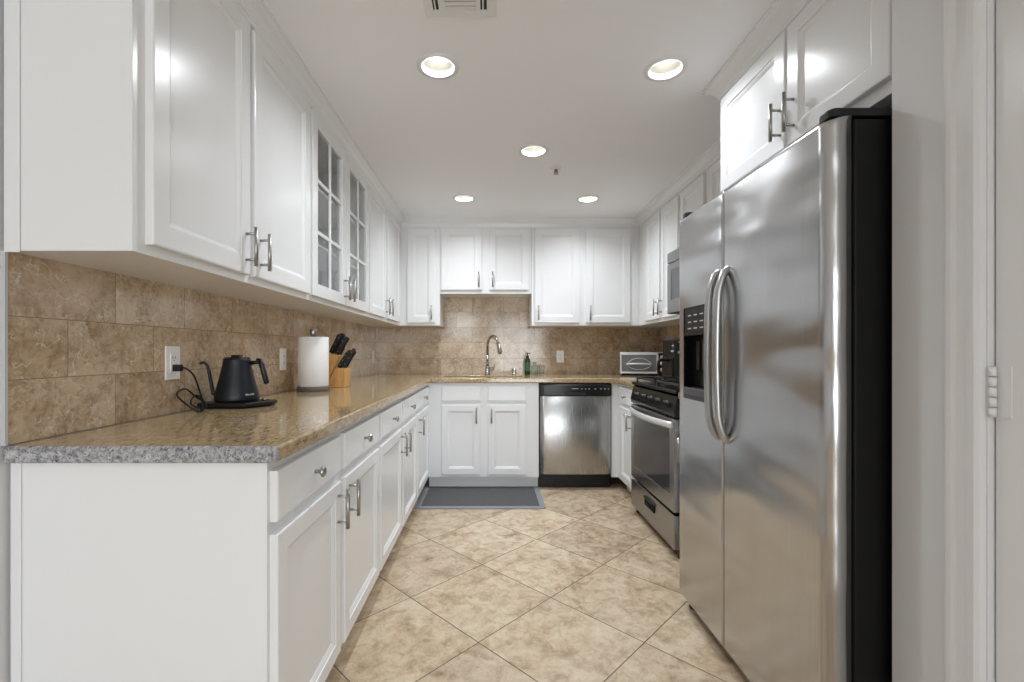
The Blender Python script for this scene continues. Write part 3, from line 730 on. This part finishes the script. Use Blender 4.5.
# dispenser
mb = MB(); g = .006
mb.cells([HY0, HY0+g, HY1-g, HY1], [HZ0, HZ0+.05, 1.205, 1.215, HZ1-g, HZ1], lambda u, v: u < HY0+g or u > HY1-g or v < HZ0+.05 or v > HZ1-g or 1.205 < v < 1.215, FXF-.001, FXF+.012, 'yz')
mb.box(FXF+.0405, FXF+.044, HY0, HY1, HZ0, HZ1)
for a, b in ((HY0, HY0+.003), (HY1-.003, HY1)): mb.box(FXF+.012, FXF+.0405, a, b, HZ0, HZ1)
mb.box(FXF+.012, FXF+.0405, HY0+.003, HY1-.003, 1.205, 1.215)
dp = obj('dispenser', mb, BLACK, zdoor, world=True, label='black ice and water dispenser')
pn = obj('button_panel', MB().box(FXF+.002, FXF+.012, HY0+g, HY1-g, 1.2155, HZ1-g), BLACKPL, dp, world=True)
for y in (HY0+.045, HY0+.10, HY0+.155):
    for z in (1.235, 1.262, 1.29): obj('button', MB().box(FXF+.0008, FXF+.0025, y-.014, y+.014, z-.003, z+.002), PRINT, dp, world=True)
obj('tray', MB().box(FXF-.0035, FXF+.038, HY0+g, HY1-g, HZ0+.018, HZ0+.048), mat('grey_tray', (.07, .07, .072), .4), dp, .003, world=True)
mb = MB(); mb.box(FXF+.028, FXF+.034, HY0+.07, HY0+.10, 1.06, 1.18); mb.box(FXF+.028, FXF+.034, HY0+.12, HY0+.15, 1.06, 1.18); obj('paddle', mb, BLACKPL, dp, world=True)
# hinge covers, grille, feet
for ya, yb in ((FY0+.002, FY0+.058), (FY1-.060, FY1-.012)):
    obj('hinge_cover', MB().rbox(FXF+.012, 1.06, ya, yb, 1.7295, 1.752, .02, 5, rt=.007), BLACKPL, fg, world=True)
obj('grille', MB().box(.925, .94, FY0+.03, FY1-.03, .008, .056), BLACKPL, fg, world=True)
for y in (FY0+.05, FY1-.04):
    obj('foot', MB().lathe([(.024, 0), (.024, .014), (.016, .018), (.016, .036)], (.90, y, 0), n=16), BLACKPL, fg, world=True)

# ------------------------------------------------------------------ ceiling fittings
NAMES = ['recessed ceiling light nearest the camera on the left, by the air vent', 'recessed ceiling light nearest the refrigerator cabinet', 'middle recessed ceiling light just before the sprinkler head',
         'recessed ceiling light at the far left, near the back wall', 'recessed ceiling light at the far right, near the back wall',
         'added recessed ceiling light behind the camera on the left', 'added recessed ceiling light behind the camera on the right']
for i, (x, y) in enumerate(holes):
    t_ = thing('recessed_light', NAMES[i], 'ceiling light', (x, y, CEIL), 0, 'recessed ceiling lights')
    obj('trim_ring', MB().lathe([(.088, -.0006), (.087, -.004), (.072, -.006), (.066, -.004), (.0655, .012)], cap0=False, cap1=False, n=40), TRIMP, t_)
    obj('reflector', MB().lathe([(.0655, .010), (.060, .05), (.050, .10), (.030, .125), (.004, .13)], cap0=False, cap1=True, n=40), REFL, t_)
    obj('bulb', MB().lathe([(.004, .070), (.022, .072), (.036, .080), (.036, .09), (.026, .105), (.016, .125)], n=24), EMB, t_)
    a_ = area('can_light', (x, y, CEIL+.02), (0, 0, 0), .11, .11, CAN_POWER*(.55 if i == 1 else 1), (.90, .95, 1), 'DISK', math.radians(150))
av = thing('air_vent', 'white rectangular ceiling air vent', 'vent', (-.11, 1.50, CEIL))
mb = MB(); mb.cells([-.235, -.205, -.185, -.162, -.056, -.040, -.018, .016], [1.37, 1.40, 1.585, 1.615], lambda u, v: not (1.40 < v < 1.585 and (-.205 < u < -.185 or -.162 < u < -.056 or -.040 < u < -.018)), CEIL-.006, CEIL-.0005)
obj('frame', mb, TRIMP, av, .0015, world=True)
obj('backing', MB().box(-.215, -.008, 1.39, 1.60, CEIL-.0008, CEIL-.0003), DARK, av, world=True)
mb = MB()
for k in range(9): mb.box(-.162, -.056, 1.403+k*.0205, 1.419+k*.0205, CEIL-.0055, CEIL-.0030)
for x in (-.197, -.031): mb.box(x-.0025, x+.0025, 1.40, 1.585, CEIL-.0055, CEIL-.0030)
obj('louver', mb, TRIMP, av, world=True)
sp_ = thing('sprinkler_head', 'small ceiling fire sprinkler head', 'sprinkler', (.417, 2.95, CEIL))
obj('escutcheon', MB().lathe([(.036, -.0004), (.034, -.005), (.018, -.012), (.012, -.014)], n=24), TRIMP, sp_)
mb = MB(); mb.lathe([(.010, -.012), (.010, -.024)], n=14); mb.tube([(-.009, 0, -.022), (-.013, 0, -.034), (-.003, 0, -.047)], .0025, 8); mb.tube([(.009, 0, -.022), (.013, 0, -.034), (.003, 0, -.047)], .0025, 8); mb.lathe([(.004, -.02), (.004, -.045)], n=8)
obj('frame_arms', mb, mat('brass_dark', (.22, .17, .12), .35, 1), sp_)
obj('deflector', MB().lathe([(.016, -.046), (.016, -.048), (.004, -.050)], n=18), CHROME, sp_)

# ------------------------------------------------------------------ outlets
def outlet(label, loc, rz, kind='outlet'):
    t_ = thing('wall_outlet', label, 'outlet', loc, rz)
    obj('cover_plate', MB().box(-.036, .036, -.006, -.0004, -.059, .059), WHITEPL, t_, .002)
    obj('receptacle', MB().box(-.0165, .0165, -.0085, -.0055, -.034, .034), WHITEPL, t_, .001)
    mb = MB()
    for z in (-.018, .018):
        mb.box(-.0075, -.0052, -.009, -.0082, z-.004, z+.005); mb.box(.0052, .0075, -.009, -.0082, z-.004, z+.004)
        mb.lathe([(.0022, .0082), (.0022, .0090)], (0, 0, z-.010), '-y', 10)
    if kind == 'outlet': obj('slots', mb, DARK, t_)
    else:
        obj('rocker', MB().box(-.014, .014, -.0105, -.0082, -.031, .031), WHITEPL, t_, .001)
    return t_
outlet('white wall outlet the black kettle cord is plugged into', (LW, 1.598, 1.097), PI/2)
outlet('white wall outlet between the kettle and the paper towels', (LW, 2.443, 1.095), PI/2, )
outlet('white wall outlet on left wall beyond the knife block', (LW, 4.29, 1.083), PI/2)
outlet('white wall outlet on back wall above the dishwasher', (.665, BW, 1.088), 0)

# ------------------------------------------------------------------ kettle and its base
KX, KY = -1.013, 1.80
kb = thing('electric_stand', 'flat black electric base under the kettle', 'kettle base', (KX-.006, KY, CT))
PL = [(-.105, -.072), (-.098, -.080), (.085, -.080), (.138, .010), (.138, .060), (.125, .075), (-.095, .075), (-.105, .066)]
mb = MB(); mb.loft([[(x*.93, y*.93, .0003) for x, y in PL], [(x*.93, y*.93, .004) for x, y in PL], [(x, y, .009) for x, y in PL], [(x, y, .019) for x, y in PL], [(x*.97, y*.97, .022) for x, y in PL]])
obj('platform', mb, BLACKPL, kb)
obj('dial', MB().lathe([(.0125, .0222), (.0125, .029), (.011, .030)], (.098, .040, 0), n=22), CHROME, kb, label='silver round dial')
# power cord: plug in the outlet, coil on the worktop, end at the stand
OX, OY, OZ = LW+.009, 1.598, 1.079
pc = thing('power_cord', 'black power cord coiled on the counter beside the kettle', 'power cord', (OX, OY, CT))
obj('plug', MB().box(OX+.0002, OX+.026, OY-.011, OY+.011, OZ-.012, OZ+.012), BLACKPL, pc, .003, world=True)
zc = CT+.0040
cord = [(OX+.020, OY, OZ), (OX+.038, OY+.005, OZ-.002), (OX+.050, OY+.03, OZ-.03), (OX+.055, OY+.055, OZ-.09), (OX+.058, OY+.065, CT+.03), (OX+.06, OY+.06, zc+.004), (OX+.075, OY+.02, zc),
        (OX+.05, OY-.005, CT+.03), (OX+.030, OY-.03, CT+.07), (OX+.026, OY+.02, CT+.085), (OX+.035, OY+.06, CT+.055), (OX+.05, OY+.09, CT+.03), (OX+.065, OY+.075, zc+.006), (OX+.06, OY+.035, zc+.012), (OX+.045, OY+.02, CT+.035), (OX+.04, OY+.05, CT+.058), (OX+.04, OY+.09, CT+.045),
        (OX+.040, OY+.11, CT+.014), (OX+.030, OY+.13, zc+.001), (OX+.015, OY+.145, zc)]
obj('cable', MB().tube(spline(cord, 8), .0032, 8), BLACKPL, pc, world=True)
kt = thing('kettle', 'matte black gooseneck kettle on its electric base', 'kettle', (KX, KY, CT+.0225))
obj('kettle_body', MB().lathe([(.070, .0005), (.078, .004), (.0805, .012), (.0775, .032), (.069, .065), (.060, .105), (.052, .138), (.049, .160), (.0485, .168), (.046, .170)], n=48), MATTEBLK, kt)
obj('lid', MB().lathe([(.044, .1702), (.044, .1735), (.021, .174), (.0205, .181), (.019, .183)], n=32), MATTEBLK, kt)
sa = math.radians(210); cx_, sx_ = math.cos(sa), math.sin(sa)
def S(r, z): return (cx_*r, sx_*r, z)
obj('spout', MB().tube(spline([S(.070, .028), S(.081, .038), S(.086, .066), S(.093, .110), S(.099, .138), S(.106, .150), S(.117, .154), S(.126, .150)], 6), [.0085]*7+[.0065]*14+[.0052]*22, 12), MATTEBLK, kt)
ha = math.radians(8); ch, sh = math.cos(ha), math.sin(ha)
def Hh(r, z): return (ch*r, sh*r, z)
mb = MB(); mb.tube([Hh(.047, .150), Hh(.070, .153), Hh(.086, .155)], [.0085, .008, .009], 12, flat=1.0)
mb.tube([Hh(.084, .166), Hh(.092, .145), Hh(.101, .110), Hh(.111, .072), Hh(.113, .067)], [.008, .0105, .0105, .0105, .007], 14)
mb.tube([Hh(.072, .163), Hh(.080, .167), Hh(.092, .164)], [.004, .004, .003], 8)
obj('handle', mb, MATTEBLK, kt)
# small pale maker's word low on the body, facing the camera
pa = math.atan2(-KY, -KX)+math.radians(34)
nrm = Vector((math.cos(pa), math.sin(pa), .35)).normalized(); tang = Vector((0, 0, 1)).cross(nrm).normalized(); upv = nrm.cross(tang)
rad_ = .0788
pos = Vector((KX+math.cos(pa)*rad_, KY+math.sin(pa)*rad_, CT+.0225+.026))
M4 = Matrix.Translation(pos) @ Matrix((tang, upv, nrm)).transposed().to_4x4()
text_mesh('maker_mark', 'FELLOW', .0095, PRINT, kt, M4, .0008)

# paper towels
PX, PY = -.997, 2.53
pt = thing('paper_towel_holder', 'dark wood paper towel holder with a steel top', 'paper towel holder', (PX, PY, CT))
obj('base', MB().lathe([(.086, .0003), (.0875, .003), (.0875, .023), (.085, .026)], n=48), DKWOOD, pt)
obj('post', MB().lathe([(.010, .026), (.010, .30), (.015, .302), (.020, .325), (.0185, .343), (.017, .345)], n=24), NICKEL, pt)
tag(obj('paper_towel_roll', MB().lathe([(.0105, .027), (.079, .027), (.0805, .029), (.0805, .295), (.078, .299), (.021, .299), (.0205, .296), (.0205, .05), (.0105, .05)], (PX, PY, CT), n=56, cap0=False, cap1=False), PAPER), 'white paper towel roll on the holder', 'paper towels')

# knife block and knives
BX, BY = -1.034, 2.80
kbk = thing('knife_block', 'light wood knife block with a stepped slanted top', 'knife block', (BX, BY, CT))
s_ = .00074
A = [(-.030, .0003), (-.045, .13), (.031, .215), (.108, .192), (.022, .0003)]
A = [(-.045, .0003), (-.045, .06), (.031, .212), (.105, .193), (.024, .0003)]
obj('rear_block', MB().prism(A, 'y', -.052, .052), WOOD, kbk, .002)
Bp = [(.0255, .0003), (.080, .118), (.148, .118), (.136, .0003)]
obj('front_block', MB().prism(Bp, 'y', -.052, .052), WOOD, kbk, .002)
def knife(base, dirv, length, wid, label, grp, k):
    length *= 1.1; wid *= 1.25
    t_ = thing('knife', label, 'knife', (BX+base[0], BY+base[1], CT+base[2]), 0, grp)
    d = Vector(dirv).normalized(); side = Vector((0, 1, 0)); dn = d.cross(side).normalized()
    def P(a, b, c): return d*a+dn*b+side*c
    def ring(a, w, th, off=0): return [P(a, off-w, -th), P(a, off+w, -th), P(a, off+w*1.05, 0), P(a, off+w, th), P(a, off-w, th), P(a, off-w*1.05, 0)]
    obj('handle', MB().loft([ring(.004, wid*.95, .006), ring(length*.3, wid, .0075), ring(length*.65, wid*.85, .007), ring(length*.9, wid*1.05, .008, -.002), ring(length, wid*.8, .006, -.003)]), BLACKPL, t_, .0015)
    mb = MB()
    for a in (.2, .5, .8):
        p0, p1 = P(length*a, 0, -.0085), P(length*a, 0, .0085); mb.cyl(p0, p1, .0026, n=10)
    obj('rivets', mb, CHROME, t_)
UPd = (.42, 0, .90)
for k, (bx, by, bz, ln) in enumerate(((.050, -.030, .207, .118), (.085, -.032, .199, .105), (.052, .006, .207, .125), (.086, .008, .199, .11), (.060, .036, .204, .10))):
    knife((bx, by, bz), UPd, ln, .0115, 'black-handled knife in the upper rear slots of the knife block', 'upper knives in the block', k)
for k, (bx, by, ln) in enumerate(((.098, -.036, .10), (.098, -.012, .115), (.122, -.028, .125), (.122, .014, .11))):
    knife((bx, by, .1185), (.50, 0, .86), ln, .009, 'black-handled knife in the lower front slots of the knife block', 'lower knives in the block', k)

# toaster oven
TX0, TX1, TY0, TY1 = 1.165, 1.555, 4.13, 4.385
to = thing('toaster_oven', 'silver toaster oven on the counter in the right corner', 'toaster oven', (TX0, TY0, CT))
SILV = mat('silver_plastic', (.68, .68, .67), .35, .3)
obj('body', MB().box(TX0+.003, TX1-.003, TY0+.016, TY1, CT+.016, CT+.203), BLACKPL, to, .006, world=True)
DXR = TX1-.058
mb = MB(); mb.cells([TX0, TX0+.016, DXR-.016, DXR], [CT+.018, CT+.036, CT+.186, CT+.205], lambda u, v: not (TX0+.016 < u < DXR-.016 and CT+.036 < v < CT+.186), TY0, TY0+.014, 'xz')
td = obj('door_frame', mb, SILV, to, .003, world=True)
obj('window', MB().box(TX0+.015, DXR-.015, TY0+.006, TY0+.010, CT+.035, CT+.187), mat('toaster_glass', (.16, .165, .175), .12), td, world=True)
xm_ = (TX0+DXR)/2
obj('handle', MB().tube(spline([(xm_-.105, TY0+.002, CT+.103), (xm_-.085, TY0-.022, CT+.106), (xm_, TY0-.030, CT+.108), (xm_+.085, TY0-.022, CT+.106), (xm_+.105, TY0+.002, CT+.103)], 5), .009, 10), SILV, td, world=True)
# oval reflection on the door glass, put in as a silver ring
obj('oval_reflection', MB().tube(spline([(xm_-.11, TY0+.0045, CT+.10), (xm_-.06, TY0+.0045, CT+.145), (xm_, TY0+.0045, CT+.158), (xm_+.06, TY0+.0045, CT+.145), (xm_+.11, TY0+.0045, CT+.10), (xm_+.06, TY0+.0045, CT+.065), (xm_, TY0+.0045, CT+.056), (xm_-.06, TY0+.0045, CT+.065), (xm_-.11, TY0+.0045, CT+.10)], 5), .0025, 8), SILV, td, world=True)
tp = obj('control_panel', MB().box(DXR+.002, TX1, TY0, TY0+.015, CT+.018, CT+.205), BLACKPL, to, .003, world=True)
for z in (.055, .112, .168): obj('knob', MB().lathe([(.017, 0), (.016, .014), (.013, .016)], (DXR+.03, TY0-.0003, CT+z), '-y', 18), SILV, tp, world=True)
obj('top_cover', MB().box(TX0, TX1, TY0+.001, TY1-.004, CT+.2055, CT+.213), SILV, to, .003, world=True)
for x in (TX0+.03, TX1-.03):
    for y in (TY0+.03, TY1-.03): obj('foot', MB().lathe([(.012, 0), (.013, .0165)], (x, y, CT+.0003), n=12), RUBBER, to, world=True)

to.rotation_euler = (0, 0, -.29); to.location = (TX0+.006, TY0+.018, CT)
# air fryer
AX0, AX1, AY0, AY1 = 1.335, 1.605, 3.30, 3.58
af = thing('air_fryer', 'tall black air fryer on the counter behind the range', 'air fryer', ((AX0+AX1)/2, (AY0+AY1)/2, CT))
obj('body', MB().rbox(AX0+.004, AX1, AY0, AY1, CT+.008, CT+.318, .035, 6, rt=.018, rb=.01), BLACKPL, af, world=True)
obj('base_ring', MB().rbox(AX0+.02, AX1-.02, AY0+.02, AY1-.02, CT+.0005, CT+.0085, .03, 4), RUBBER, af, world=True)
bk = obj('basket', MB().rbox(AX0-.010, AX0+.03, AY0+.03, AY1-.03, CT+.03, CT+.175, .015, 4, rt=.01, rb=.01), BLACK, af, world=True)
mb = MB(); ym = (AY0+AY1)/2; mb.tube(spline([(AX0-.008, ym, CT+.150), (AX0-.045, ym, CT+.158), (AX0-.068, ym, CT+.140), (AX0-.072, ym, CT+.085), (AX0-.066, ym, CT+.045)], 5), .014, 12, flat=.8)
obj('handle', mb, BLACKPL, bk, world=True)
mb = MB(); mb.box(AX0+.0015, AX0+.005, ym-.06, ym+.06, CT+.205, CT+.285); ap = obj('display', mb, BLACK, af, world=True)
mb = MB()
for z, w_ in ((CT+.222, .05), (CT+.262, .03)): mb.box(AX0+.0008, AX0+.0016, AY0+.035, AY0+.035+w_, z-.006, z+.006)
mb.box(AX0+.020, AX0+.045, AY0-.0006, AY0+.0006, CT+.205, CT+.222); mb.box(AX0+.022, AX0+.044, AY0-.0006, AY0+.0006, CT+.285, CT+.292)
obj('markings', mb, PRINT, af, world=True)

# floor mat
fm = thing('floor_mat', 'dark grey kitchen mat with lighter border in front of the sink', 'mat', (-.09, 3.55, 0))
mb = MB(); mx0, mx1, my0, my1, bw = -.56, .388, 3.265, 3.795, .04
mb.cells([mx0, mx0+bw, mx1-bw, mx1], [my0, my0+.05, my1-.02, my1], lambda u, v: not (mx0+bw < u < mx1-bw and my0+.05 < v < my1-.02), .0005, .008)
obj('border', mb, MATL, fm, .003, world=True, label='lighter grey border')
obj('pile', MB().box(mx0+bw, mx1-bw, my0+.05, my1-.02, .0005, .010), MATD, fm, .002, world=True)
